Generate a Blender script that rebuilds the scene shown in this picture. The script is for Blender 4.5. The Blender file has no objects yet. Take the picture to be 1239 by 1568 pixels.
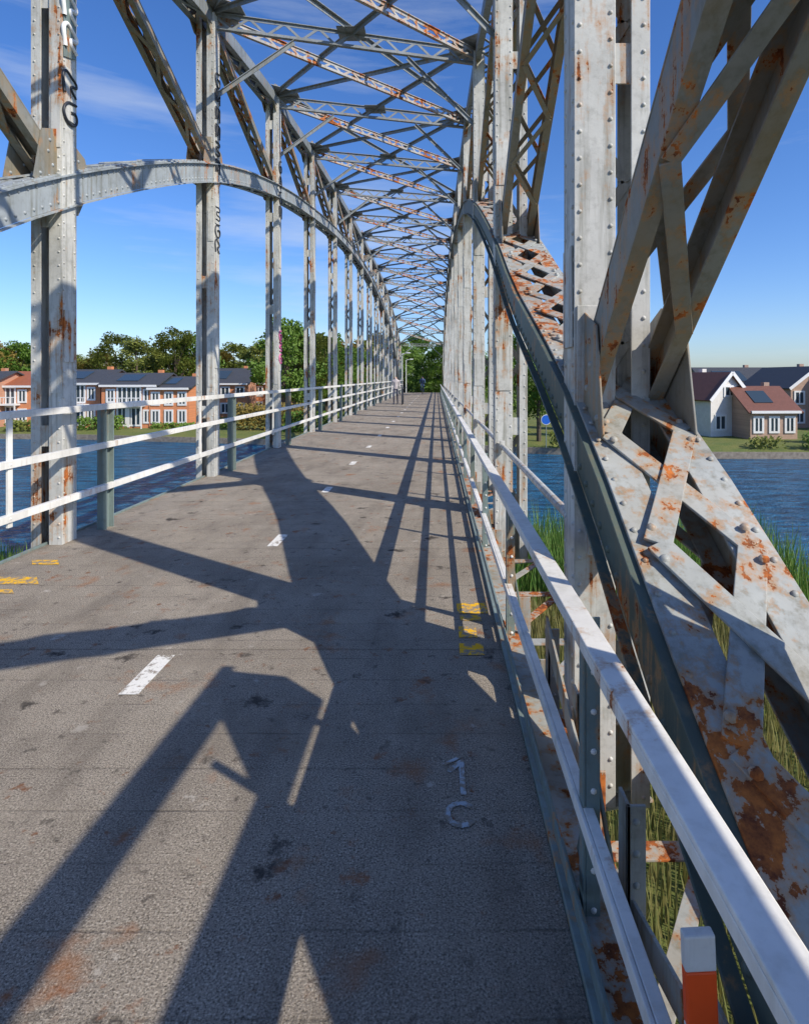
import bpy, bmesh, math, random
import numpy as np
from mathutils import Vector, Matrix
random.seed(7); np.random.seed(7)
D=bpy.data; SC=bpy.context.scene; COL=SC.collection
h=1.6
# ------------------------------------------------------------------ helpers
def link(o,parent=None):
    COL.objects.link(o)
    if parent: o.parent=parent
    return o
def empty(name,loc=(0,0,0),rz=0):
    e=D.objects.new(name,None); e.location=loc; e.rotation_euler=(0,0,rz); return link(e)
class MB:
    def __init__(s): s.v=[]; s.f=[]
    def add(s,vs,fs):
        o=len(s.v); s.v+= [tuple(p) for p in vs]; s.f+=[tuple(i+o for i in f) for f in fs]
    def hexa(s,vs): s.add(vs,[(0,3,2,1),(4,5,6,7),(0,1,5,4),(1,2,6,5),(2,3,7,6),(3,0,4,7)])
    def box(s,x0,x1,y0,y1,z0,z1):
        s.hexa([(x0,y0,z0),(x1,y0,z0),(x1,y1,z0),(x0,y1,z0),(x0,y0,z1),(x1,y0,z1),(x1,y1,z1),(x0,y1,z1)])
    def beam(s,p1,p2,w,t,side=(1,0,0),so=0,no=0):
        p1=Vector(p1);p2=Vector(p2);a=(p2-p1)
        if a.length<1e-5: return
        a.normalize(); sd=Vector(side); sd=sd-a*sd.dot(a)
        if sd.length<1e-4: sd=a.orthogonal()
        sd.normalize(); n=a.cross(sd).normalized()
        vs=[]
        for p in (p1,p2):
            for cs,cn in ((-1,-1),(1,-1),(1,1),(-1,1)):
                vs.append(p+sd*(so+cs*w/2)+n*(no+cn*t/2))
        s.hexa(vs)
    def tube(s,p1,p2,r,r2=None,k=8):
        p1=Vector(p1);p2=Vector(p2);a=(p2-p1).normalized();u=a.orthogonal().normalized();w=a.cross(u)
        if r2 is None:r2=r
        vs=[];fs=[]
        for p,rr in ((p1,r),(p2,r2)):
            for i in range(k):
                t=2*math.pi*i/k; vs.append(p+(u*math.cos(t)+w*math.sin(t))*rr)
        for i in range(k): fs.append((i,(i+1)%k,k+(i+1)%k,k+i))
        fs.append(tuple(range(k))[::-1]); fs.append(tuple(range(k,2*k)))
        s.add(vs,fs)
    def sweep(s,c,x0,x1,n0,n1):
        N=len(c); vs=[]
        for i,(y,z) in enumerate(c):
            a=c[max(i-1,0)]; b=c[min(i+1,N-1)]
            ty,tz=b[0]-a[0],b[1]-a[1]; l=math.hypot(ty,tz); ny,nz=-tz/l,ty/l
            vs+=[(x0,y+ny*n0,z+nz*n0),(x1,y+ny*n0,z+nz*n0),(x1,y+ny*n1,z+nz*n1),(x0,y+ny*n1,z+nz*n1)]
        fs=[(0,1,2,3),tuple(4*(N-1)+k for k in (3,2,1,0))]
        for i in range(N-1):
            for k in range(4):
                fs.append((4*i+k,4*i+(k+1)%4,4*i+4+(k+1)%4,4*i+4+k))
        s.add(vs,fs)
    def plate(s,pts,x0,x1):
        n=len(pts); vs=[(x0,y,z) for y,z in pts]+[(x1,y,z) for y,z in pts]
        fs=[tuple(range(n)),tuple(range(n,2*n))[::-1]]+[(i,(i+1)%n,n+(i+1)%n,n+i) for i in range(n)]
        s.add(vs,fs)
    def rivet(s,p,nrm,r=.016):
        p=Vector(p);a=Vector(nrm).normalized();u=a.orthogonal().normalized();w=a.cross(u);vs=[];k=7
        for rr,hh in ((1,0),(.72,.5)):
            for i in range(k):
                t=2*math.pi*i/k; vs.append(p+(u*math.cos(t)+w*math.sin(t))*rr*r+a*hh*r)
        vs.append(p+a*r*.72)
        fs=[(i,(i+1)%k,k+(i+1)%k,k+i) for i in range(k)]+[(k+i,k+(i+1)%k,2*k) for i in range(k)]
        s.add(vs,fs)
    def obj(s,name,mat,parent=None,bevel=0,smooth=False):
        me=D.meshes.new(name); me.from_pydata(s.v,[],s.f); me.update()
        bm=bmesh.new(); bm.from_mesh(me); bmesh.ops.recalc_face_normals(bm,faces=bm.faces); bm.to_mesh(me); bm.free()
        if smooth: me.polygons.foreach_set('use_smooth',[True]*len(me.polygons))
        if mat: me.materials.append(mat)
        o=D.objects.new(name,me); link(o,parent)
        if bevel:
            b=o.modifiers.new('bevel','BEVEL'); b.width=bevel; b.segments=2; b.limit_method='ANGLE'
        return o
# ------------------------------------------------------------------ materials
class NT:
    def __init__(s,name):
        s.m=D.materials.new(name); s.m.use_nodes=True; s.t=s.m.node_tree; s.n=s.t.nodes; s.b=s.n['Principled BSDF']
        s.tc=s.n.new('ShaderNodeTexCoord')
    def L(s,a,b): s.t.links.new(a,b)
    def noise(s,scale,detail=4,rough=.6,sc=(1,1,1),off=(0,0,0)):
        mp=s.n.new('ShaderNodeMapping'); mp.inputs['Scale'].default_value=sc; mp.inputs['Location'].default_value=off
        s.L(s.tc.outputs['Object'],mp.inputs['Vector'])
        n=s.n.new('ShaderNodeTexNoise'); n.inputs['Scale'].default_value=scale; n.inputs['Detail'].default_value=detail; n.inputs['Roughness'].default_value=rough
        s.L(mp.outputs[0],n.inputs['Vector']); return n.outputs['Fac']
    def ramp(s,fac,stops):
        r=s.n.new('ShaderNodeValToRGB'); e=r.color_ramp.elements
        while len(e)<len(stops): e.new(.5)
        for i,(p,c) in enumerate(stops):
            e[i].position=p; e[i].color=(c,c,c,1) if not hasattr(c,'__len__') else (*c,1)
        s.L(fac,r.inputs[0]); return r.outputs[0]
    def mix(s,fac,a,b,mode='MIX'):
        m=s.n.new('ShaderNodeMix'); m.data_type='RGBA'; m.blend_type=mode
        for v,i in ((fac,0),(a,6),(b,7)):
            if hasattr(v,'links'): s.L(v,m.inputs[i])
            elif i==0: m.inputs[0].default_value=v
            else: m.inputs[i].default_value=(*v,1)
        return m.outputs[2]
    def math(s,op,a,b=0.0):
        m=s.n.new('ShaderNodeMath'); m.operation=op
        for v,i in ((a,0),(b,1)):
            if hasattr(v,'links'): s.L(v,m.inputs[i])
            else: m.inputs[i].default_value=v
        return m.outputs[0]
    def col(s,c):
        if hasattr(c,'links'): s.L(c,s.b.inputs['Base Color'])
        else: s.b.inputs['Base Color'].default_value=(*c,1)
    def rough(s,r):
        if hasattr(r,'links'): s.L(r,s.b.inputs['Roughness'])
        else: s.b.inputs['Roughness'].default_value=r
    def bump(s,hh,st=.3,dist=.01):
        b=s.n.new('ShaderNodeBump'); b.inputs['Strength'].default_value=st; b.inputs['Distance'].default_value=dist
        s.L(hh,b.inputs['Height']); s.L(b.outputs[0],s.b.inputs['Normal'])
def steel(name,base,rust=.60,dirt=.5,seed=0,rough=.5,grime=(.15,.145,.10),ochre=.0):
    m=NT(name); o=(seed*3.1,seed*1.7,seed)
    big=m.noise(1.3,5,.65,off=o); fine=m.noise(14,6,.7,off=o); streak=m.noise(1,5,.65,sc=(16,16,1.1),off=o)
    c=m.mix(m.ramp(big,[(.3,0),(.75,1)]),tuple(x*.72 for x in base),tuple(min(1,x*1.15) for x in base))
    c=m.mix(m.math('MULTIPLY',m.ramp(streak,[(.48,0),(.66,1)]),dirt),c,grime)
    c=m.mix(m.math('MULTIPLY',m.ramp(fine,[(.50,0),(.7,1)]),.5*dirt),c,tuple(x*.6 for x in grime))
    if ochre: c=m.mix(m.math('MULTIPLY',m.ramp(m.noise(1.9,5,.6,off=(o[1],9,2)),[(.42,0),(.62,1)]),ochre),c,(.30,.21,.10))
    rm=m.math('ADD',m.math('MULTIPLY',m.noise(1.7,9,.74,off=(o[0]+5,o[1],o[2]+3)),.66),m.math('MULTIPLY',streak,.34))
    halo=m.ramp(rm,[(rust-.06,0),(rust+.008,1)]); core=m.ramp(rm,[(rust-.003,0),(rust+.006,1)])
    rc=m.mix(m.ramp(fine,[(.35,0),(.62,1)]),(.56,.17,.035),(.13,.035,.014))
    c=m.mix(m.math('MULTIPLY',halo,.7),c,(.50,.25,.09)); c=m.mix(core,c,rc)
    m.col(c); m.rough(m.mix(core,(rough,)*3,(.9,)*3)); m.b.inputs['Specular IOR Level'].default_value=.35
    m.bump(m.math('SUBTRACT',m.math('MULTIPLY',m.noise(45,4,.6),.5),m.math('MULTIPLY',core,1.3)),.4,.004)
    return m.m
M_post=steel('paint_light',(.62,.615,.57),.59,.6,1)
M_chord=steel('paint_chord',(.41,.425,.40),.54,.7,2,ochre=.25)
M_chordL=steel('paint_chord_bluegrey',(.38,.42,.44),.60,.6,9)
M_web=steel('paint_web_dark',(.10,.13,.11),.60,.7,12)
M_diag=steel('paint_diag',(.28,.28,.25),.565,.7,3,ochre=.5)
M_lat=steel('paint_lateral',(.26,.29,.31),.62,.6,4)
M_latr=steel('paint_lateral_rusty',(.42,.42,.41),.54,.5,5)
M_rail=steel('paint_white',(.86,.84,.78),.635,.25,6,.45,(.34,.32,.24))
M_grey=steel('paint_greygreen',(.20,.26,.25),.61,.6,7)
def simple(name,c1,c2,scale=5,rough=.8,bump=.3,dist=.02,detail=6):
    m=NT(name); f=m.noise(scale,detail,.65); m.col(m.mix(m.ramp(f,[(.3,0),(.7,1)]),c1,c2)); m.rough(rough); m.bump(f,bump,dist); return m.m
def deckmat():
    m=NT('worn_asphalt'); sep=m.n.new('ShaderNodeSeparateXYZ'); m.L(m.tc.outputs['Object'],sep.inputs[0])
    big=m.noise(.9,5,.6); mid=m.noise(6,6,.7)
    sp=m.noise(150,3,.75); sp2=m.noise(80,4,.8,off=(3,1,0))
    c=m.mix(m.ramp(big,[(.3,0),(.7,1)]),(.29,.25,.20),(.39,.34,.275))
    c=m.mix(m.math('MULTIPLY',m.ramp(mid,[(.4,0),(.75,1)]),.45),c,(.20,.17,.135))
    c=m.mix(m.math('MULTIPLY',m.ramp(sp,[(.54,0),(.62,1)]),.7),c,(.66,.59,.49))
    c=m.mix(m.math('MULTIPLY',m.ramp(sp,[(.38,1),(.46,0)]),.85),c,(.045,.04,.035))
    c=m.mix(m.math('MULTIPLY',m.ramp(sp2,[(.39,1),(.47,0)]),.5),c,(.08,.07,.06))
    def spots(scale,off,lo,hi,mx,colr,sc=(1,1,1)):
        nonlocal c
        st=m.noise(scale,6,.62,sc=sc,off=off); c=m.mix(m.math('MULTIPLY',m.ramp(st,[(lo,0),(hi,1)]),mx),c,colr)
    spots(2.6,(4,9,0),.59,.71,.7,(.33,.13,.045)); spots(5,(8,19,0),.62,.69,.8,(.28,.10,.035)); spots(9,(18,1,0),.64,.70,.8,(.20,.075,.03))
    spots(3.4,(14,2,0),.62,.68,.85,(.03,.026,.025)); spots(1.6,(24,2,0),.54,.72,.35,(.50,.43,.33)); spots(5.5,(1,33,0),.65,.69,.7,(.55,.50,.43))
    spots(2.0,(5,5,0),.50,.66,.4,(.13,.11,.09),(1.6,.5,1)); spots(14,(5,7,0),.60,.68,.6,(.06,.05,.045)); spots(.8,(9,7,0),.5,.62,.3,(.17,.14,.11))
    wob=m.math('MULTIPLY',m.noise(2,3,.5),.025); wob2=m.math('MULTIPLY',m.noise(30,3,.5),.010)
    yy=m.math('ADD',m.math('ADD',sep.outputs[1],wob),wob2)
    fr=m.math('FRACT',m.math('DIVIDE',m.math('ADD',yy,20.02),.235))
    j=m.ramp(m.math('ABSOLUTE',m.math('SUBTRACT',fr,.5)),[(.006,1),(.030,0)])
    fr2=m.math('FRACT',m.math('DIVIDE',m.math('ADD',yy,20.10),2.05))
    j2=m.ramp(m.math('ABSOLUTE',m.math('SUBTRACT',fr2,.5)),[(.002,.7),(.005,0)])
    jv=m.math('MAXIMUM',m.math('MULTIPLY',j,m.ramp(m.noise(2.8,6,.75,off=(3,3,3)),[(.42,.05),(.62,.7)])),m.math('MULTIPLY',j2,m.ramp(mid,[(.38,.3),(.5,1)])))
    c=m.mix(m.math('MULTIPLY',jv,.7),c,(.065,.055,.045))
    m.col(c); m.rough(.9); m.b.inputs['Specular IOR Level'].default_value=.1
    m.bump(m.math('SUBTRACT',m.math('ADD',sp,m.math('MULTIPLY',sp2,.8)),m.math('MULTIPLY',jv,.8)),.9,.0065)
    return m.m
M_deck=deckmat()
def worn(name,col,thr=.5):
    m=NT(name); f=m.noise(18,7,.75); c=m.mix(m.ramp(f,[(thr-.04,0),(thr+.04,1)]),col,(.28,.24,.19)); m.col(c); m.rough(.85); m.b.inputs['Specular IOR Level'].default_value=.15; m.bump(m.noise(105,2,.7),.8,.006); return m.m
M_white=worn('worn_white_paint',(.80,.78,.72),.56); M_yel=worn('worn_yellow_paint',(.85,.47,.02),.50); M_chalk=worn('chalk_paint',(.42,.48,.52),.49)
# ------------------------------------------------------------------ truss profile
def herm(tab):
    xs=[a for a,b in tab]; ys=[b for a,b in tab]; n=len(xs)
    d=[(ys[i+1]-ys[i])/(xs[i+1]-xs[i]) for i in range(n-1)]
    m=[d[0]]+[(d[i-1]+d[i])/2 for i in range(1,n-1)]+[d[-1]]
    def f(x):
        i=0
        while i<n-2 and x>xs[i+1]: i+=1
        L=xs[i+1]-xs[i]; t=(x-xs[i])/L
        return ((2*t**3-3*t*t+1)*ys[i]+(t**3-2*t*t+t)*L*m[i]+(-2*t**3+3*t*t)*ys[i+1]+(t**3-t*t)*L*m[i+1])
    return f
def sym(t):
    return t+[(60-a,b) for a,b in reversed(t) if a<29.9]
far=[(18.4,3.1),(22.3,3.35),(26.1,3.5),(30,3.55)]
bR=herm(sym([(-.88,-1.40),(.6,-.87),(1.18,-.69),(1.57,-.56),(1.93,-.42),(2.32,-.27),(2.85,-.085),(3.72,.15),(5.13,.50),(6.84,1.03),(10.7,2.0),(14.56,2.70)]+far))
bL=herm(sym([(-.88,-1.40),(1.18,-.69),(2.98,.0),(4.6,.52),(6.84,1.24),(10.7,2.18),(14.56,2.75)]+far))
tp=herm(sym([(-.88,2.1),(2.98,2.75),(6.84,3.25),(10.7,3.65),(14.56,3.95),(18.4,4.12),(22.3,4.22),(26.1,4.28),(30,4.3)]))
SN=lambda n:2.98+3.86*n
Z=lambda H:h+h*H
bridge=empty('steel_truss_bridge')
LX=-2.90
def truss(side):
    R=side=='R'; off=0 if R else -1.11; bf=bR if R else bL
    X=(lambda x:x) if R else (lambda x:LX-x); sg=1 if R else -1
    chord=MB();top=MB();web=MB();post=MB();diag=MB();riv=MB();rivw=MB();rivd=MB();rivp=MB()
    xa=.70; xb=1.15 if R else 1.02
    def sw(mb,c,x0,x1,n0,n1):
        a,b=X(x0),X(x1); mb.sweep(c,min(a,b),max(a,b),n0,n1)
    ss=np.linspace(SN(-1),SN(15),int(16*6)+1)
    cb=[(s+off,Z(bf(s))) for s in ss]; ct=[(s+off,Z(tp(s))) for s in ss]
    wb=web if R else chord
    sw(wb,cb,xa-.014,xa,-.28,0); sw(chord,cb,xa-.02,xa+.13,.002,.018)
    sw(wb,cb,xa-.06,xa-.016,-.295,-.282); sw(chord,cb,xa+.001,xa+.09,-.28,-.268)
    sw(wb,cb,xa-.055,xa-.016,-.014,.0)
    sw(chord,cb,xb,xb+.014,-.28,0); sw(chord,cb,xb-.13,xb+.02,.002,.018); sw(chord,cb,xb-.09,xb-.001,-.28,-.268)
    for xx,d in ((xa,1),(xb,-1)):
        x0=xx+d*.004
        sw(top,ct,min(x0,x0+d*.012),max(x0,x0+d*.012),-.10,.10)
        sw(top,ct,min(x0,x0+d*.10),max(x0,x0+d*.10),.102,.112); sw(top,ct,min(x0,x0+d*.10),max(x0,x0+d*.10),-.112,-.102)
    def lace(mb,f,s0,s1,pitch,x0,x1,n,w=.065,cross=False):
        L=s0;k=0
        while L<s1-.01:
            L2=min(L+pitch,s1)
            def pt(s,x):
                ds=.05; ty=2*ds; tz=Z(f(s+ds))-Z(f(s-ds)); l=math.hypot(ty,tz)
                return (X(x),s+off-tz/l*n,Z(f(s))+ty/l*n)
            a,b=(x0,x1) if k%2==0 else (x1,x0)
            p,q=pt(L,a),pt(L2,b); v=Vector(q)-Vector(p); nn=Vector((0,-(q[2]-p[2]),q[1]-p[1]))
            mb.beam(p,q,w,.012,side=v.cross(nn))
            if cross:
                p,q=pt(L,b),pt(L2,a); v=Vector(q)-Vector(p); nu=nn.normalized()
                mb.beam(Vector(p)+nu*.014,Vector(q)+nu*.014,w,.012,side=v.cross(nn))
                if R and L<9:
                    for xx in (a,b):
                        for dd in (-.06,.06): rivd.rivet(Vector(pt(L+dd,xx))+nu*.018,nn,.019)
            L=L2;k+=1
    if R: lace(chord,bf,SN(-1)+.12,7.0,.56,xa+.06,xb-.06,.025,.095,True); lace(chord,bf,7.0,SN(15),.36,xa+.05,xb-.05,.03,.055)
    else: lace(chord,bf,SN(-1),SN(15),.42,xa+.05,xb-.05,.03,.055)
    lace(chord,bf,SN(-1),SN(15),.62,xa+.05,xb-.05,-.28,.06)
    lace(top,tp,SN(-1),SN(15),.5,xa+.05,xb-.05,.12,.05); lace(top,tp,SN(-1),SN(15),.5,xa+.05,xb-.05,-.12,.05)
    lim=11 if R else 13
    s=SN(-1)
    while s<lim:
        ds=.05; ty=2*ds; tz=Z(bf(s+ds))-Z(bf(s-ds)); l=math.hypot(ty,tz); ny,nz=-tz/l,ty/l
        y=s+off;z=Z(bf(s))
        for nn in (-.05,-.23):
            (rivw if R else riv).rivet((X(xa-.014),y+ny*nn,z+nz*nn),(-sg,0,0),.017)
        riv.rivet((X(xa+.005),y+ny*.018,z+nz*.018),(0,ny,nz),.012)
        if R: riv.rivet((X(xb-.01),y+ny*.018,z+nz*.018),(0,ny,nz),.013)
        s+=.115
    for n in range(-1,16):
        s=SN(n);y=s+off;zb=-.5 if 0<n<14 else min(Z(bf(s))-.3,-.5);zt=Z(tp(s))+.05
        w1=.20 if R else .12
        d=.115
        def pb(x0,x1,y0,y1,z0=zb,z1=zt): post.box(min(X(x0),X(x1)),max(X(x0),X(x1)),y0,y1,z0,z1)
        xi=.674; xo=1.04 if R else .965
        pb(xi,xi+.012,y-d+.013,y+d-.013)
        pb(xi-.002,xi+w1,y-d,y-d+.012); pb(xi-.002,xi+w1*.6,y+d-.012,y+d)
        if R: pb(xi+w1-.014,xi+w1-.002,y-d+.013,y+.02)
        pb(xo-.012,xo,y-d+.013,y+d-.013); pb(xo-.09,xo+.002,y-d,y-d+.012); pb(xo-.09,xo+.002,y+d-.012,y+d)
        zz=zb+.6; k=0
        while zz<zt-.6:
            a,b=(xi+.05,xo-.05) if k%2 else (xo-.05,xi+.05)
            post.beam((X(a),y+d-.02,zz),(X(b),y+d-.02,zz+.42),.055,.01,side=(0,0,1))
            if k%5==2: pb(xi+.02,xo-.02,y-d+.016,y-d+.026,zz,zz+.20)
            zz+=.42;k+=1
        for zs in (1.75,4.1):
            if n<8:
                pb(xi-.012,xi-.003,y-d*.8,y+d*.8,zs,zs+.5); pb(xi+.01,xi+w1-.02,y-d-.009,y-d-.001,zs-.3,zs+.2)
        if n<=4:
            z=zb+.05
            while z<zt:
                rivp.rivet((X(xi+.025),y-d,z),(0,-1,0),.012)
                if R: rivp.rivet((X(xi+w1-.025),y-d,z+.06),(0,-1,0),.012)
                rivp.rivet((X(xo-.03),y-d,z),(0,-1,0),.012)
                for yy in (y-d*.72,y+d*.72): rivp.rivet((X(xi-.001),yy,z+.03),(-sg,0,0),.012)
                z+=.13
        for fz,r in ((Z(bf(s))-.02,.44),(Z(tp(s)),.36)):
            for xg in (xa+.018,xb-.03):
                pts=[(y+r*a,fz+r*b) for a,b in ((-1,-.35),(-.35,-.8),(.5,-.75),(1,.1),(.75,.65),(-.1,1.0),(-.75,.75))]
                x0,x1=X(xg),X(xg+.010); diag.plate(pts,min(x0,x1),max(x0,x1))
                if n<4 and xg<1:
                    for a,b in ((-.8,-.2),(-.4,.1),(0,-.5),(.4,-.5),(.7,.05),(.5,.5),(0,.7),(-.5,.6),(-.55,.35)):
                        rivd.rivet((X(xg),y+r*a,fz+r*b),(-sg,0,0),.017)
    for n in range(0,15):
        prs=[(n,n-1)] if n<=7 else []
        if n>=7: prs.append((n,n+1))
        for a,b in prs:
            if b<-1 or b>15: continue
            s0,s1=SN(a),SN(b); A=(s0+off,Z(bf(s0))); B=(s1+off,Z(tp(s1)))
            near=R and a<1
            dep=.17 if near else (.13 if R else .12)
            u=Vector((0,B[0]-A[0],B[1]-A[1])); Lg=u.length; u.normalize(); nn=u.cross(Vector((1,0,0)))
            for xx,dr in ((xa+.04,1),(xb-.05,-1)):
                p=Vector((X(xx),A[0],A[1]));q=Vector((X(xx),B[0],B[1]))
                diag.beam(p,q,.011,dep,side=(1,0,0))
                for e in (-1,1):
                    diag.beam(p+nn*e*(dep/2+.006)+Vector((sg*dr*.03,0,0)),q+nn*e*(dep/2+.006)+Vector((sg*dr*.03,0,0)),.075,.012,side=(1,0,0))
            for e in (-1,1):
                t=.5;k=0;pit=.80 if near else .5
                while t+pit<Lg-.3:
                    xs=(xa+.07,xb-.08) if k%2 else (xb-.08,xa+.07)
                    for (x0,x1),o2 in ((xs,0),((xs[1],xs[0]),.013)):
                        if o2 and (a>3 or e==-1): continue
                        p=Vector((X(x0),A[0],A[1]))+u*t+nn*e*(dep/2+.019+o2); q=Vector((X(x1),A[0],A[1]))+u*(t+pit)+nn*e*(dep/2+.019+o2)
                        diag.beam(p,q,.07 if near else .045,.012,side=(q-p).cross(nn))
                    if a<=2 and R and e==1:
                        for x0 in (xa+.07,xb-.08):
                            c=Vector((X(x0),A[0],A[1]))+u*t+nn*e*(dep/2+.034)
                            for q2 in (-.05,.05): rivd.rivet(c+u*q2,nn*e,.015)
                    t+=pit;k+=1
    if R:   # unseen plates and struts outside the outer leaf, added to cast deck shadows
        web.plate([(-.3,.62),(1.15,.80),(1.55,1.0),(1.5,1.3),(1.65,1.535),(.68,1.535),(.44,1.33),(-.3,.75)],1.166,1.178)
        web.plate([(1.40,2.24),(1.02,1.84),(.90,1.72),(.86,1.66),(1.72,1.66),(1.78,1.9),(1.6,2.24)],1.181,1.190)
        web.beam((1.172,1.0,1.0),(1.172,1.0,2.0),.010,.05); web.beam((1.172,1.55,1.0),(1.172,1.55,2.1),.010,.05)
        for a,b,c,e in ((1.62,2.21,-.88,2.30),(.95,1.735,-.88,1.74)):
            web.beam((1.205,a,b),(1.205,c,e),.011,.11); web.beam((1.235,a,b+.06),(1.235,c,e+.06),.07,.011); web.beam((1.235,a,b-.06),(1.235,c,e-.06),.07,.011)
    nm='right' if R else 'left'; bv=.003 if R else 0; mc=M_chord if R else M_chordL
    chord.obj(nm+'_arch_chord',mc,bridge,bv); top.obj(nm+'_top_chord',M_lat,bridge); post.obj(nm+'_posts',M_post,bridge,bv)
    if R: web.obj(nm+'_arch_web',M_web,bridge,bv); rivw.obj(nm+'_web_rivets',M_web,bridge,0,True)  # arch web mesh also holds the added shadow-casting plates and struts
    diag.obj(nm+'_diagonals',M_diag,bridge,bv); riv.obj(nm+'_arch_rivets',mc,bridge,0,True); rivp.obj(nm+'_post_rivets',M_post,bridge,0,True); rivd.obj(nm+'_gusset_rivets',mc,bridge,0,True)
truss('R'); truss('L')
# ---- overhead lateral bracing
lat=MB(); latr=MB()
def girder(mb,p,q,dep,pit,w=.07):
    p=Vector(p);q=Vector(q);a=(q-p).normalized(); up=Vector((0,0,1)); up=(up-a*up.dot(a)).normalized(); L=(q-p).length
    for e in (-1,1):
        mb.beam(p+up*e*dep/2,q+up*e*dep/2,w,.012,side=a.cross(up)); mb.beam(p+up*e*(dep/2-.03),q+up*e*(dep/2-.03),.012,.05,side=a.cross(up))
    n=max(2,int(L/pit)); st=L/n
    for i in range(n):
        z0,z1=(-1,1) if i%2 else (1,-1)
        mb.beam(p+a*st*i+up*z0*dep*.45,p+a*st*(i+1)+up*z1*dep*.45,.04,.01,side=up)
def angle(mb,p,q,w=.085):
    p=Vector(p);q=Vector(q); mb.beam(p,q,w,.011,side=(q-p).cross(Vector((0,0,1)))); mb.beam(p-Vector((0,0,.04)),q-Vector((0,0,.04)),.011,.07,side=(q-p).cross(Vector((0,0,1))))
XL,XR=-3.64,.74
for n in range(0,16):
    s=SN(n); zt=Z(tp(s))
    girder(lat,(XL,s-1.11,zt-.02),(XR,s,zt-.02),.26,.28)
    if n<15:
        s2=SN(n+1);z2=Z(tp(s2))
        girder(latr,(XL,s-1.11,zt+.02),(XR,s2,z2+.02),.17,.24,.06)
        angle(lat,(XL,s2-1.11,z2+.16),(XR,s,zt+.16))
    if n<14:
        s2=SN(n+2);z2=Z(tp(s2))
        angle(lat,(XL,s2-1.11,z2+.21),(XR,s,zt+.21),.12)
        if n%2: angle(lat,(XL,s-1.11,zt+.26),(XR,s2,z2+.26),.12)
        c=Vector(((XL+XR)/2,(s+s2-1.11)/2,(zt+z2)/2+.19)); lat.box(c.x-.24,c.x+.24,c.y-.22,c.y+.22,c.z-.02,c.z-.01)
    for x0,y0,sx in ((XL,s-1.11,1),(XR,s,-1)):
        lat.add([(x0,y0-.5,zt+.15),(x0+sx*.5,y0-.15,zt+.15),(x0+sx*.5,y0+.2,zt+.15),(x0,y0+.5,zt+.15),(x0,y0-.5,zt+.14),(x0+sx*.5,y0-.15,zt+.14),(x0+sx*.5,y0+.2,zt+.14),(x0,y0+.5,zt+.14)],[(0,1,2,3),(7,6,5,4),(0,1,5,4),(1,2,6,5),(2,3,7,6)])
        angle(lat,(x0,y0,zt-1.25),(x0+sx*1.25,y0+.31*sx,zt-.16),.06)
lat.obj('lateral_struts',M_lat,bridge); latr.obj('lateral_diagonals',M_latr,bridge)
# ---- floor system
fl=MB(); flr=MB()
for n in range(-1,16):
    s=SN(n); 
    for zz in (-.13,-.55): fl.beam((-3.95,s-1.13,zz),(1.08,s+.09,zz),.18,.014,side=(0,1,0))
    fl.beam((-3.95,s-1.13,-.34),(1.08,s+.09,-.34),.012,.40,side=(0,1,0))
for x in (-3.55,-2.6,-1.65,-.7,.25):
    fl.box(x-.006,x+.006,-1.2,59,-.44,-.10); fl.box(x-.06,x+.06,-1.2,59,-.099,-.087)
fl.box(.47,.482,-4,59,-.36,-.04); fl.box(.484,.56,-4,59,-.36,-.348); fl.box(.43,.56,-4,59,-.038,-.028)
fl.box(1.12,1.132,-4,59,-.5,-.2)
y=-1
while y<9:
    for zz in (-.08,-.31): flr.rivet((.482,y,zz),(1,0,0),.014)
    y+=.12
for y in np.arange(.55,14,.965):
    fl.box(.52,.70,y-.05,y-.04,-.34,-.03); fl.box(.52,1.10,y-.09,y+.01,-.372,-.362)
    fl.beam((.5,y,-.37),(1.1,y+.9,-.37),.07,.01,side=(1,-.5,0))
for y in np.arange(1.2,3.2,.65):
    fl.box(.60,.66,y,y+.012,-.9,.25); fl.box(.60,.612,y,y+.09,-.9,.25)
    for z in np.arange(-.8,.25,.1): flr.rivet((.63,y,z),(0,-1,0),.012)
fl.beam((.58,-.2,-.95),(.58,3.1,.30),.012,.11,side=(1,0,0)); fl.beam((.62,.2,.38),(.62,3.0,-.42),.012,.09,side=(1,0,0))
fl.obj('floor_beams',M_chord,bridge,.002); flr.obj('floor_rivets',M_chord,bridge,0,True)
ab=MB(); ab.box(-5.2,2.4,-9,-.9,-4.5,-.6); ab.box(-5.2,2.4,58.3,63,-4.5,-.6); ab.box(-5.2,-3.8,-9,-1.1,-.6,-.1); ab.box(.6,2.4,-9,-1.2,-.6,-.45)
ab.obj('abutments',simple('concrete',(.25,.24,.21),(.38,.36,.32),3),bridge)
# ---- deck
dk=MB(); dk.box(-3.72,.385,-9,62,-.085,0); dk.obj('bridge_deck_road',M_deck)
ed=MB(); ed.box(.387,.435,-9,62,-.03,.022); ed.box(.425,.437,-9,62,-.14,-.032); ed.box(-3.75,-3.722,-9,62,-.1,.02); 
ed.obj('deck_edge_trim',M_grey,bridge,.003)
mk=MB()
def G(x,y,z=.004): Zd=1440/(y-578); return ((x-668)/900*Zd,Zd,z)
yy=2.96
while yy<60:
    mk.add([(-1.60,yy,.004),(-1.50,yy,.004),(-1.50,yy+.42,.004),(-1.60,yy+.42,.004)],[(0,1,2,3)]); yy+=2.6
mk.obj('lane_marking',M_white)
ym=MB()
for (x0,x1,y0,y1) in ((700,747,924,940),(705,738,943,951),(703,731,960,977),(704,742,986,1004),(0,60,884,895),(50,92,858,865),(0,22,903,909)):
    ym.add([G(x0,y1),G(x1,y1),G(x1-3,y0),G(x0-1,y0)],[(0,1,2,3)])
ym.obj('yellow_marking',M_yel)
ch=MB()
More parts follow.
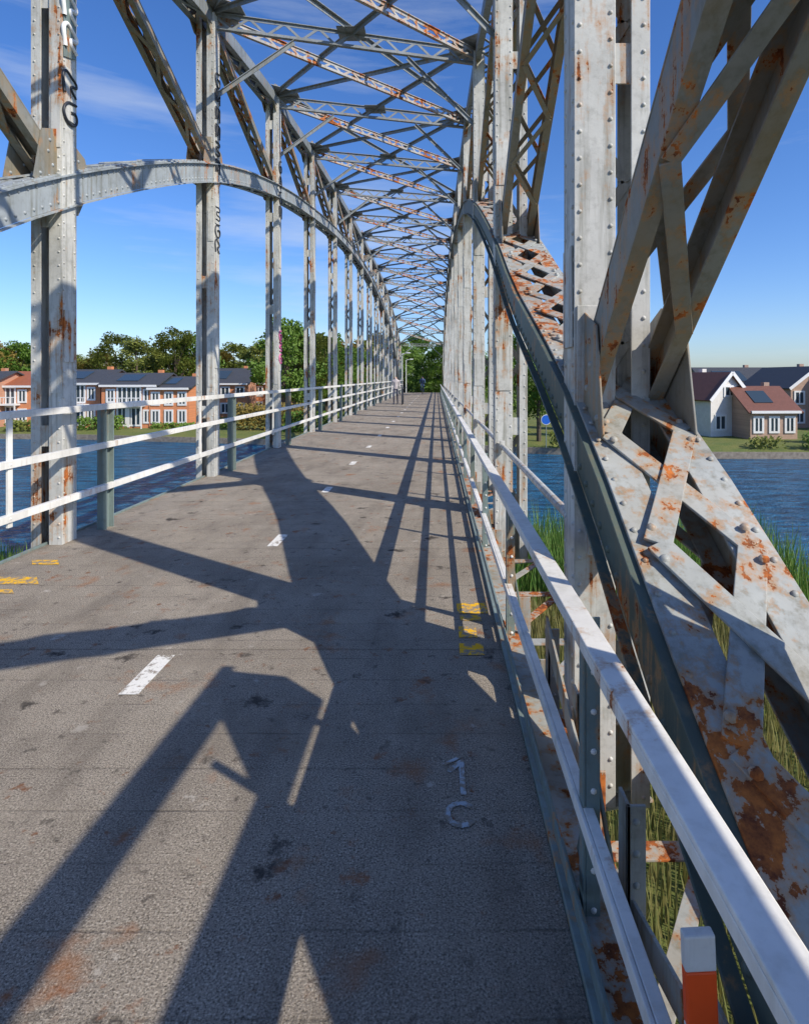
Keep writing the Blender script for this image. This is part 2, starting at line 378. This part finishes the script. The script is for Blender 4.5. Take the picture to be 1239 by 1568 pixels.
def strip(mb,pts,w,z):
    for i,(a,b) in enumerate(zip(pts[:-1],pts[1:])):
        d=Vector((b[0]-a[0],b[1]-a[1],0)).normalized(); p=Vector((-d.y,d.x,0))*w/2; zz=z+.0004*(i%2); a=Vector((a[0],a[1],zz))-d*w*.3; b=Vector((b[0],b[1],zz))+d*w*.3
        mb.add([a-p,b-p,b+p,a+p],[(0,1,2,3)])
c0=G(708,1192); strip(ch,[(c0[0],c0[1]-.09),(c0[0],c0[1]+.10),(c0[0]-.05,c0[1]+.04)],.022,.004); strip(ch,[(c0[0]-.07,c0[1]+.08),(c0[0]-.0,c0[1]+.13)],.016,.0052)
c1=G(706,1248); strip(ch,[(c1[0]+.05*math.cos(t),c1[1]+.055*math.sin(t)) for t in np.linspace(.8,5.6,12)],.022,.004)
ch.obj('painted_number',M_chalk)
# ------------------------------------------------------------------ railings
rl=empty('metal_railing'); a=MB(); g=MB(); rv=MB()
xr=-3.44
for z in (1.296,.893,.455):
    a.box(xr-.01,xr+.002,-4,61,z-.03,z+.03); a.box(xr-.05,xr-.011,-4,61,z+.019,z+.03)
y=4.75-7.72
while y<61:
    a.box(xr-.035,xr-.013,y,y+.05,.38,1.262); y+=3.86
y=6.25-7.72
while y<61:
    g.box(xr-.075,xr-.065,y-.06,y+.06,-.15,1.27); g.box(xr-.12,xr-.02,y-.072,y-.062,-.15,1.27); g.box(xr-.12,xr-.02,y+.062,y+.072,-.15,1.27); y+=3.86
y=-2
while y<20:
    for z in (1.296,.893,.455): rv.rivet((xr+.002,y,z),(1,0,0),.011)
    y+=.965
a.obj('rails',M_rail,rl,.002); g.obj('posts',M_grey,rl,.002); rv.obj('bolts',M_rail,rl,0,True)
rr=empty('metal_railing'); a=MB(); g=MB(); rv=MB(); p=MB()
X0=.43
a.box(X0-.033,X0+.033,-3,61,.876,.888); a.box(X0+.021,X0+.033,-3,61,.81,.875); a.box(X0-.033,X0-.021,-3,61,.845,.875)
a.box(X0-.0,X0+.012,-3,61,.255,.300); a.box(X0+.013,X0+.045,-3,61,.288,.300)
g.box(X0-.03,X0-.022,-3,61,.05,.10); 
y=1.80-1.93*2
while y<61:
    g.box(X0+.013,X0+.021,y-.025,y+.025,-.3,.875); g.box(X0+.022,X0+.065,y-.025,y-.017,-.3,.875)
    g.plate([(y-.02,.0),(y+.20,.0),(y-.02,.45)],X0+.046,X0+.054)
    g.beam((X0+.02,y,.62),(X0+.16,y,-.2),.04,.01,side=(0,1,0))
    for z in (-.22,-.14,-.06,.28,.84): rv.rivet((X0+.013,y,z),(-1,0,0),.011); 
    for z in np.arange(-.25,.8,.12):
        if y<6: rv.rivet((X0+.045,y-.025,z),(0,-1,0),.010)
    y+=1.93
p.tube((.75,2.65,.82),(.75,61,.82),.028,k=14)
for n in range(0,16): p.box(.72,.78,SN(n)-.2,SN(n)-.14,.76,.88)
a.obj('rails',M_rail,rr,.003); g.obj('posts',M_grey,rr,.002); rv.obj('bolts',M_rail,rr,0,True); p.obj('pipe_rail',M_post,rr,0)
mp=empty('marker_post'); 
def flat(name,c,rough=.5): return simple(name,tuple(x*.85 for x in c),c,8,rough,.1,.003)
M_red=flat('red_orange_paint',(.88,.09,.010)); M_w=steel('scuffed_white',(.78,.78,.75),.63,.35,15)
pp=Vector((.497,1.12,.545));dr=Vector((.05,.02,-1)).normalized()
for i in range(12):
    b=MB(); l0=0 if i==0 else .07+.11*(i-1); b.beam(pp+dr*l0,pp+dr*(.07+.11*i),.022,.06,side=(0,1,0)); b.obj('band_%d'%i,M_w if i%2==0 else M_red,mp,.004)
b=MB(); b.beam(pp+dr*1.28,pp+dr*3.2,.04,.04); b.obj('stake',M_grey,mp)
def curve(name,pts,r,mat,parent):
    c=D.curves.new(name,'CURVE'); c.dimensions='3D'; c.bevel_depth=r; c.bevel_resolution=1
    sp=c.splines.new('BEZIER'); sp.bezier_points.add(len(pts)-1)
    for b,q in zip(sp.bezier_points,pts): b.co=q; b.handle_left_type=b.handle_right_type='AUTO'
    c.materials.append(mat); o=D.objects.new(name,c); return link(o,parent)
M_blk=flat('black_spray',(.03,.035,.045)); M_pink=flat('pink_spray',(.65,.12,.3)); M_ws=flat('white_spray',(.88,.88,.86))
GX=LX-.66
def letters(yc,z1,z0,n,mat,r,seed,w=.085):
    rd=random.Random(seed); hh=(z1-z0)/n; x=GX+.001
    forms=[[(-1,.0),(-1,1),(.2,.9),(1,.6),(0,.4),(1,0)],[(1,1),(-.8,.8),(-1,.2),(.8,0),(1,.5),(0,.5)],[(-1,1),(.9,.85),(-.7,.5),(1,.2),(-1,0)],[(-1,0),(-.6,1),(0,.2),(.6,1),(1,0)],[(0,1),(-1,.6),(0,0),(1,.5),(.2,1)]]
    for i in range(n):
        f=rd.choice(forms); zb=z1-hh*(i+1)+hh*.12
        curve('graffiti_tag',[(x,yc+a*w+rd.uniform(-.01,.01),zb+b*hh*.76) for a,b in f],r,mat,bridge)
def backing(yc,z0,z1,mat,nm): 
    b=MB(); pts=[(yc-.10,z0),(yc+.09,z0+.06),(yc+.10,z1-.05),(yc+.02,z1+.05),(yc-.10,z1)]; b.plate(pts,GX-.006,GX-.001); b.obj(nm,mat,bridge)
y1p=SN(1)-1.11
backing(y1p,4.68,6.3,M_grey,'graffiti_patch'); letters(y1p,6.2,4.75,5,M_ws,.022,1)
letters(y1p,4.58,4.05,2,M_blk,.014,2)
y2p=SN(2)-1.11
letters(y2p,6.6,4.9,6,M_blk,.011,3); letters(y2p,4.4,3.6,3,M_blk,.010,13)
y3p=SN(3)-1.11
letters(y3p,2.7,1.9,3,M_pink,.018,4); letters(y3p,6.6,5.2,4,M_blk,.013,8)
# ------------------------------------------------------------------ ground, water
def y1(x): return 17.5+.5*math.sin(x*.35)+.2*math.sin(x*1.3)+(1.5 if x<-4 else 0)
def y2(x): return float(np.interp(x,[-3000,-200,-35,0,16,200,3000],[90,70,58,50,44.5,40,40]))
xs=sorted(set([-3000,-800,-300,-150,-100,-70]+list(np.arange(-60,60.1,2))+[70,100,150,300,800,3000]))
rows=[]
for x in xs:
    a,b=y1(x),y2(x)
    rows.append([(x,-600,-1.8),(x,-30,-1.8),(x,-2,-2.3),(x,6,-3.0),(x,12,-3.6),(x,a-1.2,-4.0),(x,a,-4.55),(x,a+1.5,-6),(x,b-.3,-6),(x,b-.1,-4.15),(x,b+.4,-4.1),(x,b+3,-3.8),(x,b+10,-3.75),(x,b+60,-3.7),(x,400,-3.7),(x,4000,-3.7)])
gm=MB(); nr=len(rows[0]); gm.v=[p for r in rows for p in r]
for i in range(len(xs)-1):
    for j in range(nr-1): gm.f.append((i*nr+j,(i+1)*nr+j,(i+1)*nr+j+1,i*nr+j+1))
m=NT('grass_ground'); f=m.noise(.6,6,.65); f2=m.noise(9,6,.75)
c=m.mix(m.ramp(f,[(.35,0),(.65,1)]),(.075,.13,.018),(.16,.17,.035)); c=m.mix(m.math('MULTIPLY',m.ramp(f2,[(.45,0),(.7,1)]),.5),c,(.26,.21,.08)); m.col(c); m.rough(.95); m.bump(f2,.8,.08)
gm.obj('ground',m.m)
m=NT('water'); wf=m.noise(.9,5,.7,sc=(.45,1.6,1)); m.col(m.mix(m.ramp(wf,[(.4,0),(.6,1)]),(.005,.055,.13),(.02,.18,.36))); m.rough(.15); m.b.inputs['IOR'].default_value=1.33; m.b.inputs['Specular IOR Level'].default_value=.28
w1=m.noise(1.1,5,.65,sc=(.6,1.7,1)); w2=m.noise(5,3,.6,sc=(.7,1.4,1)); m.bump(m.math('ADD',w1,m.math('MULTIPLY',w2,.4)),1.0,.9)
wm=MB(); wm.add([(-3000,14,-4.5),(3000,14,-4.5),(3000,95,-4.5),(-3000,95,-4.5)],[(0,1,2,3)]); wm.obj('water',m.m)
q=MB()
for i in range(len(xs)-1):
    if abs(xs[i])<=100 and abs(xs[i+1])<=100:
        a=(xs[i],y2(xs[i])-.2,-4.25);b=(xs[i+1],y2(xs[i+1])-.2,-4.25); q.beam(a,b,.16,.5,side=(0,1,0))
q.obj('quay_edge',simple('timber_concrete',(.16,.13,.10),(.34,.30,.24),4))
em=MB(); R0=[(57.5,-.05),(80,-.6),(150,-3.6)]
for (ya,za),(yb,zb) in zip(R0[:-1],R0[1:]):
    em.add([(-6,ya,za),(2.6,ya,za),(2.6,yb,zb),(-6,yb,zb),(-13,ya,-3.9),(9.6,ya,-3.9),(6,yb,-3.9),(-9,yb,-3.9)],[(0,1,2,3),(0,3,7,4),(1,5,6,2),(0,4,5,1)])
em.obj('embankment_ground',D.materials['grass_ground'])
rd=MB(); rd.add([(-3.7,62,-.1),(.4,62,-.1),(.4,80,-.55),(-3.7,80,-.55)],[(0,1,2,3)]); rd.add([(-3.7,80,-.55),(.4,80,-.55),(.4,150,-3.55),(-3.7,150,-3.55)],[(0,1,2,3)]); rd.obj('approach_road',M_deck)
# ------------------------------------------------------------------ vegetation
def leafmat(name,c1,c2,c3):
    m=NT(name); f=m.noise(.8,3,.6); f2=m.noise(7,3,.7)
    c=m.mix(m.ramp(f,[(.35,0),(.65,1)]),c1,c2); c=m.mix(m.ramp(f2,[(.5,0),(.75,1)]),c,c3); m.col(c); m.rough(.7)
    tr=m.n.new('ShaderNodeBsdfTranslucent'); m.L(c,tr.inputs[0]); ms=m.n.new('ShaderNodeMixShader'); ms.inputs[0].default_value=.3
    m.L(m.b.outputs[0],ms.inputs[1]); m.L(tr.outputs[0],ms.inputs[2]); m.L(ms.outputs[0],m.n['Material Output'].inputs[0])
    return m.m
LM=[leafmat('foliage_green',(.08,.17,.018),(.14,.24,.028),(.22,.30,.045)),leafmat('foliage_olive',(.12,.17,.025),(.19,.21,.035),(.28,.25,.04)),leafmat('foliage_autumn',(.21,.17,.03),(.28,.19,.04),(.19,.20,.04))]
M_bark=simple('bark',(.06,.045,.03),(.13,.10,.07),10)
def leaves(mb,c,r,n,sz,rd):
    for _ in range(n):
        d=Vector((rd.gauss(0,1),rd.gauss(0,1),rd.gauss(0,1)));d.normalize(); p=Vector(c)+Vector((d.x*r[0],d.y*r[1],d.z*r[2]))*(rd.random()**.4)
        u=Vector((rd.gauss(0,1),rd.gauss(0,1),rd.gauss(0,1))).normalized(); w=u.orthogonal().normalized(); s=sz*rd.uniform(.6,1.3)
        mb.add([p-u*s,p-w*s*.6,p+u*s,p+w*s*.6],[(0,1,2,3)])
def raw(mb,name,mat,parent=None):
    me=D.meshes.new(name); me.from_pydata(mb.v,[],mb.f); me.materials.append(mat); o=D.objects.new(name,me); return link(o,parent)
TM={}
def tree_mesh(k):
    rd=random.Random(100+k); t=MB();l=MB()
    t.tube((0,0,-.3),(.1,.1,3),.28,.2,9); t.tube((.1,.1,3),(.2,0,7.5),.2,.06,8)
    for i in range(44):
        a=rd.uniform(0,6.28); zz=rd.uniform(2.2,9.4); rad=3.3*math.sin(min(1,max(.12,(zz-1.6)/8.2))*math.pi)**.6*rd.uniform(.35,1.0)
        c=(rad*math.cos(a),rad*math.sin(a),zz)
        if i%3==0: t.tube((.1,.1,min(zz*.6,6)),c,.07,.02,5)
        rr=rd.uniform(.7,1.25); leaves(l,c,(rr,rr,rr*.75),130,.17,rd)
    return t,l
for k in range(4):
    t,l=tree_mesh(k)
    mt=D.meshes.new('trunk_mesh_%d'%k); mt.from_pydata(t.v,[],t.f); mt.materials.append(M_bark)
    ml=[]
    for j in range(3):
        me=D.meshes.new('crown_%d_%d'%(k,j)); me.from_pydata(l.v,[],l.f); me.materials.append(LM[j]); ml.append(me)
    TM[k]=(mt,ml)
def tree(x,y,H,wd=1,kind=0,name='deciduous_tree',parent=None,z=-3.8):
    k=random.randrange(4); 
    e=D.objects.new(name,None); e.location=(x,y,z); e.rotation_euler=(0,0,random.uniform(0,6)); e.scale=(H/10*wd,H/10*wd,H/10); link(e,parent)
    a=D.objects.new('trunk',TM[k][0]); link(a,e); b=D.objects.new('crown',TM[k][1][kind]); link(b,e)
dm=empty('distant_tree_row')
px=lambda x,Y:(x-668)/900*Y
for x in range(-30,600,30):
    Y=random.uniform(84,104); top=518-random.uniform(-14,12)-(10 if 260<x<330 or 420<x<520 else 0)+(18 if 60<x<180 else 0)
    H=(578-top)/900*Y+5.4; tree(px(x,Y),Y,H,random.uniform(.9,1.2),random.choice([0,1,1,2]),'tree',dm)
for x in range(-60,600,36): tree(px(x,120),120,random.uniform(8.5,10.5),1.5,random.choice([0,1]),'tree',dm)
for x,Y,top in ((438,72,488),(470,76,500),(500,80,510),(560,95,520),(590,110,512),(618,100,520),(655,92,535),(680,90,522),(700,95,530),(730,90,535),(640,130,510)):
    H=(578-top)/900*Y+5.4; tree(px(x,Y),Y,H,1.0,0 if x>580 else random.choice([0,0,1]))
for x,Y,top in ((825,50,478),(862,54,545),(800,60,500),(880,60,560),(770,70,500)):
    H=(578-top)/900*Y+5.4; tree(px(x,Y),Y,H,.7,0 if x!=862 else 1)
for x in range(840,1330,38): tree(px(x,115),115,random.uniform(6.2,7.4),1.4,random.choice([0,1]),'tree',dm)
for x in range(900,1090,34): tree(px(x,72),72,random.uniform(4,5.2),1.2,random.choice([0,0,1]),'tree',dm)
def hedge(x0,x1,y,hh,kind=0,d=.8,name='hedge',z=-3.9):
    l=MB(); rd=random.Random(int(x0*10)); L=x1-x0
    for i in range(int(L*150*hh)):
        p=Vector((rd.uniform(x0,x1),y+rd.uniform(-d/2,d/2),z+hh*rd.random()**.7*(1+.12*math.sin(i)))); u=Vector((rd.gauss(0,1),rd.gauss(0,1),rd.gauss(0,1))).normalized();w=u.orthogonal();s=rd.uniform(.06,.13)
        l.add([p-u*s,p-w*s,p+u*s,p+w*s],[(0,1,2,3)])
    raw(l,name,LM[kind])
for x0,x1,y,hh,kd in ((-44,-38,60.5,1.0,1),(-37,-32.5,61,1.4,0),(-30,-22,62,.7,0),(-21,-13,60,2.6,2),(-15,-8,58,2.0,0),(9,13,46.5,1.2,1),(28.5,32,45.5,1.2,0),(24.5,27,46,.8,1),(31,34,48,2.2,0)): hedge(x0,x1,y,hh,kd,1.4)
def blades(name,region,n,h0,h1,mat,wd=.012):
    l=MB(); rd=random.Random(n)
    for _ in range(n):
        x,y,z=region(rd); hh=rd.uniform(h0,h1); a=rd.uniform(0,6.28); b=rd.uniform(.02,.28)*hh; w=Vector((math.cos(a+1.57),math.sin(a+1.57),0))*wd
        p0=Vector((x,y,z)); p1=p0+Vector((math.cos(a)*b*.3,math.sin(a)*b*.3,hh*.55)); p2=p0+Vector((math.cos(a)*b,math.sin(a)*b,hh))
        l.add([p0-w,p0+w,p1+w*.8,p1-w*.8,p2],[(0,1,2,3),(3,2,4)])
    raw(l,name,mat)
M_reed=leafmat('reed_green',(.08,.20,.03),(.15,.27,.05),(.28,.29,.08)); M_dry=leafmat('dry_grass',(.20,.20,.05),(.27,.23,.09),(.11,.18,.04))
blades('reeds',lambda r:(r.uniform(1.6,9),r.uniform(13.5,17.3),-4.3),4600,1.2,2.4,M_reed,.022)
blades('reeds',lambda r:(r.uniform(-16,-7),r.uniform(16,18.8),-4.3),1500,.4,.9,M_reed,.018)
blades('grass_tufts',lambda r:(lambda y:(r.uniform(1.0,7),y,float(np.interp(y,[-2,6,12,16],[-2.3,-3,-3.6,-4]))))(r.uniform(.5,14)),16000,.2,.6,M_dry,.01)
# ------------------------------------------------------------------ houses
def brick(name,c):
    m=NT(name); f=m.noise(3,5,.6); b=m.n.new('ShaderNodeTexBrick'); b.inputs['Scale'].default_value=4; b.inputs['Color1'].default_value=(*c,1); b.inputs['Color2'].default_value=(*[x*.75 for x in c],1); b.inputs['Mortar'].default_value=(.3,.27,.24,1)
    mp=m.n.new('ShaderNodeMapping'); mp.inputs['Rotation'].default_value=(math.pi/2,0,0); m.L(m.tc.outputs['Object'],mp.inputs[0]); m.L(mp.outputs[0],b.inputs[0])
    m.col(m.mix(m.math('MULTIPLY',f,.4),b.outputs[0],tuple(x*.6 for x in c))); m.rough(.9); return m.m
B_or=brick('orange_brick',(.80,.28,.10)); B_br=brick('brown_brick',(.55,.36,.26))
def tiles(name,c):
    m=NT(name); w=m.n.new('ShaderNodeTexWave'); w.inputs['Scale'].default_value=5; w.bands_direction='X'; m.L(m.tc.outputs['Object'],w.inputs[0]); f=m.noise(3,5,.6)
    m.col(m.mix(f,tuple(x*.6 for x in c),c)); m.rough(.65); m.bump(w.outputs['Fac'],.5,.03); return m.m
T_dk=tiles('dark_tiles',(.07,.075,.085)); T_br=tiles('brown_tiles',(.22,.09,.06)); T_or=tiles('orange_tiles',(.40,.13,.06))
m=NT('window_glass'); m.col((.04,.06,.075)); m.rough(.08); M_glass=m.m
M_wf=flat('window_white',(.80,.80,.78))
def house(x,y,w,d,wh,rh,rot=0,wall=B_or,roof=T_dk,gable=False,nw=3,bay=False,z=-3.8,nm='brick_house',panel=True):
    e=empty(nm,(x,y,z),rot)
    b=MB(); b.box(-w/2,w/2,-d/2,d/2,0,wh)
    if gable: b.add([(-w/2,-d/2,wh),(w/2,-d/2,wh),(0,-d/2,wh+rh),(-w/2,d/2,wh),(w/2,d/2,wh),(0,d/2,wh+rh)],[(0,1,2),(3,5,4)])
    else: b.add([(-w/2,-d/2,wh),(-w/2,d/2,wh),(-w/2,0,wh+rh),(w/2,-d/2,wh),(w/2,d/2,wh),(w/2,0,wh+rh)],[(0,1,2),(3,5,4)])
    b.obj('walls',wall,e)
    r=MB(); o=.35
    if gable:
        for s in (-1,1): r.beam((s*(w/2+o)/2,-d/2-o,wh+rh/2+.06-o*rh/w),(s*(w/2+o)/2,d/2+o,wh+rh/2+.06-o*rh/w),math.hypot(w/2+o,rh*(1+2*o/w)),.14,side=(w/2,0,-s*rh))
    else:
        for s in (-1,1): r.beam((-w/2-o,s*(d/2+o)/2,wh+rh/2+.06-o*rh/d),(w/2+o,s*(d/2+o)/2,wh+rh/2+.06-o*rh/d),math.hypot(d/2+o,rh*(1+2*o/d)),.14,side=(0,d/2,-s*rh))
    r.obj('roof',roof,e)
    t=MB(); gl=MB(); fy=-d/2
    if not gable: t.box(-w/2-.1,w/2+.1,fy-.42,fy-.02,wh-.2,wh+.02)
    if gable:
        for s in (-1,1): t.beam((s*(w/2+o),fy-o-.03,wh-o*2*rh/w+.05),(0,fy-o-.03,wh+rh+.05),.05,.32,side=(0,1,0))
    def win(cx,cz,ww,hh,m=1):
        gl.box(cx-ww/2,cx+ww/2,fy-.03,fy-.004,cz-hh/2,cz+hh/2)
        for s in (-1,1):
            t.box(cx+s*ww/2-.09,cx+s*ww/2+.09,fy-.09,fy-.002,cz-hh/2-.09,cz+hh/2+.09); 
            t.box(cx-ww/2+.09,cx+ww/2-.09,fy-.088,fy-.003,cz+s*hh/2-.09,cz+s*hh/2+.09)
        for i in range(1,m+1): t.box(cx-ww/2+ww*i/(m+1)-.06,cx-ww/2+ww*i/(m+1)+.06,fy-.08,fy-.003,cz-hh/2+.09,cz+hh/2-.09)
    lv=[1.3] if wh<3.9 else [1.25,wh-1.15]
    for cz in lv:
        for i in range(nw):
            cx=-w/2+w*(i+.5)/nw
            if bay and i==nw//2:
                win(cx,cz,w/nw*1.25,1.9,4)
                if cz<2: t.box(cx-w/nw*.2,cx+w/nw*.05,fy-.12,fy-.09,.1,2.1)
            else: win(cx,cz,w/nw*(.40 if bay else .55),1.3,1)
    if gable and rh>2: win(0,wh+rh*.25,1.2,.9,1)
    if bay:
        t.box(-w*.3,w*.3,fy-1.0,fy-.05,2.35,2.55); t.box(-w*.3,w*.3,fy-1.0,fy-.95,3.2,3.28)
        for xx in np.arange(-w*.3,w*.3,.3): t.box(xx,xx+.04,fy-.99,fy-.96,2.55,3.2)
        for xx in (-w*.3,w*.3-.1): t.box(xx,xx+.1,fy-.98,fy-.88,0,2.35)
    t.obj('window_frames',M_wf,e); gl.obj('window_glass',M_glass,e)
    c=MB(); c.box(w*.25,w*.25+.5,.1,.6,wh+rh*.4,wh+rh+.45); c.obj('chimney',wall,e)
    if not gable and panel:
        s=MB(); s.beam((-w*.3,-d/4-.02,wh+rh/2+.19),(w*.1,-d/4-.02,wh+rh/2+.19),d*.3,.04,side=(0,d/2,rh)); s.obj('solar_panel',M_glass,e)
for i,(x,Y,w) in enumerate(((-20,66,6.5),(38,68,6),(145,67,5.8),(222,66,5.8),(280,66,4.2))):
    house(px(x,Y),Y,w,7,(4.7,4.5,4.8,4.6,4.3)[i],(1.3,1.5,1.4,1.2,1.1)[i],(-.05,.05,-.04,.03,.02)[i],B_or,T_or if i==1 else T_dk,False,3,w>5,panel=i!=1)
for x,Y,w in ((352,84,8),(400,88,8)): house(px(x,Y),Y,w,9,4.6,2,0,B_or,T_dk,False,4)
M_wwall=simple('white_render_wall',(.62,.60,.56),(.74,.72,.68),3)
house(px(1092,54),58,4.2,9,3.6,2.2,.3,M_wwall,T_br,True,2,nm='rendered_house'); house(px(1172,52),54,4.2,6,2.5,2.0,.05,B_br,T_br,False,3)
house(px(1145,72),77,9,9,4.2,2.4,0,B_br,T_dk,False,4); house(px(1232,64),67,5.5,9,4.4,2.1,.05,B_br,T_dk,True,3); house(px(1310,62),62,7,9,3.4,2.4,.05,B_br,T_dk,False,3)
def sign(x,Y,zb,hh):
    e=empty('traffic_sign',(x,Y,zb)); b=MB(); b.tube((0,0,0),(0,0,hh),.04); b.obj('pole',M_grey,e)
    b=MB(); b.tube((0,-.07,hh-.3),(0,-.05,hh-.3),.36,k=24); b.obj('disc',flat('sign_blue',(.01,.12,.55)),e); b=MB(); b.tube((0,-.062,hh-.3),(0,-.045,hh-.3),.40,k=24); b.obj('rim',M_wf,e)
sign(px(836,46),46,-3.9,2.5)
def lamp(x,Y,zb,hh):
    e=empty('street_lamp',(x,Y,zb)); b=MB(); b.tube((0,0,0),(0,0,hh),.07,.045); b.tube((0,0,hh),(.7,0,hh+.15),.04,.03); b.box(.55,1.05,-.12,.12,hh+.08,hh+.2); b.obj('pole_and_head',M_wf,e,.01)
lamp(px(616,75),75,-1,5.6); lamp(px(622,88),88,-1.3,5.5)
# ------------------------------------------------------------------ people + bicycles
def person(x,y,z,rz,top,legs,bike=True,stride=.22,seat=False):
    e=empty('cyclist' if seat else 'pedestrian',(x,y,z),rz)
    if seat:
        J=[(0,0,1.0),(0,.08,1.2),(0,.2,1.45),(0,.24,1.53),(0,.28,1.68),(.1,0,.97),(.11,.38,.85),(.11,.22,.42),(.11,.36,.38),(-.1,0,.97),(-.11,.32,.72),(-.11,.12,.28),(-.11,.26,.24),(.2,.2,1.40),(.25,.36,1.18),(.24,.58,1.08),(-.2,.2,1.40),(-.25,.36,1.18),(-.24,.58,1.08)]
    else:
        J=[(0,0,.95),(0,0,1.15),(0,0,1.42),(0,.01,1.5),(0,.03,1.64),(.09,0,.92),(.1,.1+stride*.3,.5),(.1,stride*.6,.07),(.1,stride*.6+.14,.04),(-.09,0,.92),(-.1,.02,.5),(-.1,-stride,.08),(-.1,-stride+.14,.04),(.19,0,1.4),(.23,-.04,1.13),(.22,.1,.88),(-.19,0,1.4),(-.24,.0,1.13),(-.26,.16,.95)]
    E=[(0,1),(1,2),(2,3),(3,4),(0,5),(5,6),(6,7),(7,8),(0,9),(9,10),(10,11),(11,12),(2,13),(13,14),(14,15),(2,16),(16,17),(17,18)]
    Rr=[.15,.13,.16,.055,.105,.09,.065,.045,.04,.09,.065,.045,.04,.07,.045,.035,.07,.045,.035]
    me=D.meshes.new('b'); me.from_pydata(J,E,[]); o=D.objects.new('body_tmp',me); link(o)
    o.modifiers.new('s','SKIN')
    for i,r in enumerate(Rr): me.skin_vertices[0].data[i].radius=(r,r*.85)
    me.skin_vertices[0].data[0].use_root=True
    o.modifiers.new('u','SUBSURF').levels=1
    dg=bpy.context.evaluated_depsgraph_get(); m2=D.meshes.new_from_object(o.evaluated_get(dg)); D.objects.remove(o)
    for c in (top,legs,flat('skin',(.6,.36,.25)),flat('hair',(.10,.06,.03))): m2.materials.append(c)
    for pl in m2.polygons:
        c=pl.center; pl.use_smooth=True
        pl.material_index=3 if (c.z>1.69 or (c.z>1.6 and c.y<J[4][1]-.03)) else 2 if c.z>1.52 else 1 if (c.z<.96 and abs(c.x)<.185) or c.z<.8 else 0
    b=D.objects.new('body',m2); link(b,e)
    if bike:
        bx=0 if seat else -.42; k=MB(); y0=-.45 if seat else -.4
        for cy in (y0,y0+1.08):
            pts=[(bx,cy+.34*math.cos(t),.34+.34*math.sin(t)) for t in np.linspace(0,2*math.pi,21)]
            for p,q in zip(pts[:-1],pts[1:]): k.beam(p,q,.035,.035)
            for i in range(0,20,2): k.beam((bx,cy,.34),pts[i],.006,.006)
        P=lambda a,b:(bx,y0+a,b)
        for p,q in ((P(0,.34),P(.44,.3)),(P(.44,.3),P(.3,.9)),(P(.32,.8),P(.86,.85)),(P(.44,.3),P(.88,.75)),(P(.84,1.0),P(1.08,.34)),(P(0,.34),P(.32,.78))): k.tube(p,q,.02,k=6)
        k.tube((bx-.28,y0+.8,1.02),(bx+.28,y0+.8,1.02),.014,k=6); k.box(bx-.08,bx+.08,y0+.18,y0+.42,.9,.95)
        k.obj('bicycle',M_blk,e)
person(px(606,35),35,0,math.pi,flat('light_jacket',(.50,.45,.45)),flat('dark_trousers',(.05,.055,.09)))
person(px(647,56),56,0,math.pi,flat('blue_jacket',(.05,.09,.2)),flat('blue_jeans',(.06,.11,.24)),seat=True)
# ------------------------------------------------------------------ light, sky, camera
d=Vector((-1.05,.72,-1)).normalized()
su=D.lights.new('sun','SUN'); su.energy=5.0; su.angle=math.radians(.5); su.color=(1,.92,.79)
so=D.objects.new('sun',su); so.rotation_euler=d.to_track_quat('-Z','Y').to_euler(); link(so)
W=D.worlds.new('World'); SC.world=W; W.use_nodes=True; n=W.node_tree.nodes; L=W.node_tree.links; bg=n['Background']
sky=n.new('ShaderNodeTexSky'); sky.sky_type='NISHITA'; sky.sun_disc=False; sky.sun_elevation=math.asin(-d.z); sky.sun_rotation=math.atan2(-d.x,-d.y); sky.ozone_density=2.5; sky.dust_density=.6; sky.air_density=1.0
tc=n.new('ShaderNodeTexCoord'); mpn=n.new('ShaderNodeMapping'); mpn.inputs['Scale'].default_value=(1.0,1.0,8); mpn.inputs['Rotation'].default_value=(.05,.08,0); mpn.inputs['Location'].default_value=(2.3,.4,.3); L.new(tc.outputs['Generated'],mpn.inputs[0])
no=n.new('ShaderNodeTexNoise'); no.inputs['Scale'].default_value=1.5; no.inputs['Detail'].default_value=7; no.inputs['Roughness'].default_value=.6; L.new(mpn.outputs[0],no.inputs[0])
rp=n.new('ShaderNodeValToRGB'); rp.color_ramp.elements[0].position=.52; rp.color_ramp.elements[0].color=(0,0,0,1); rp.color_ramp.elements[1].position=.9; rp.color_ramp.elements[1].color=(.65,.65,.65,1); L.new(no.outputs[0],rp.inputs[0])
hs=n.new('ShaderNodeHueSaturation'); hs.inputs['Saturation'].default_value=1.2; L.new(sky.outputs[0],hs.inputs['Color'])
tn=n.new('ShaderNodeMix'); tn.data_type='RGBA'; tn.blend_type='MULTIPLY'; tn.inputs[0].default_value=1; L.new(hs.outputs[0],tn.inputs[6]); tn.inputs[7].default_value=(.95,1.10,1.48,1)
mx=n.new('ShaderNodeMix'); mx.data_type='RGBA'; L.new(rp.outputs[0],mx.inputs[0]); L.new(tn.outputs[2],mx.inputs[6]); mx.inputs[7].default_value=(6.4,6.9,7.4,1); L.new(mx.outputs[2],bg.inputs[0]); bg.inputs[1].default_value=.12
cam=D.cameras.new('camera'); co=D.objects.new('camera',cam); link(co); co.location=(0,0,1.6); co.rotation_euler=(math.pi/2,0,0)
cam.sensor_width=36; cam.lens=900/1568*36; cam.shift_x=-48.5/1568; cam.shift_y=-206/1568; cam.clip_start=.05; cam.clip_end=6000
SC.camera=co
SC.view_settings.view_transform='Standard'; SC.view_settings.look='None'; SC.view_settings.exposure=0
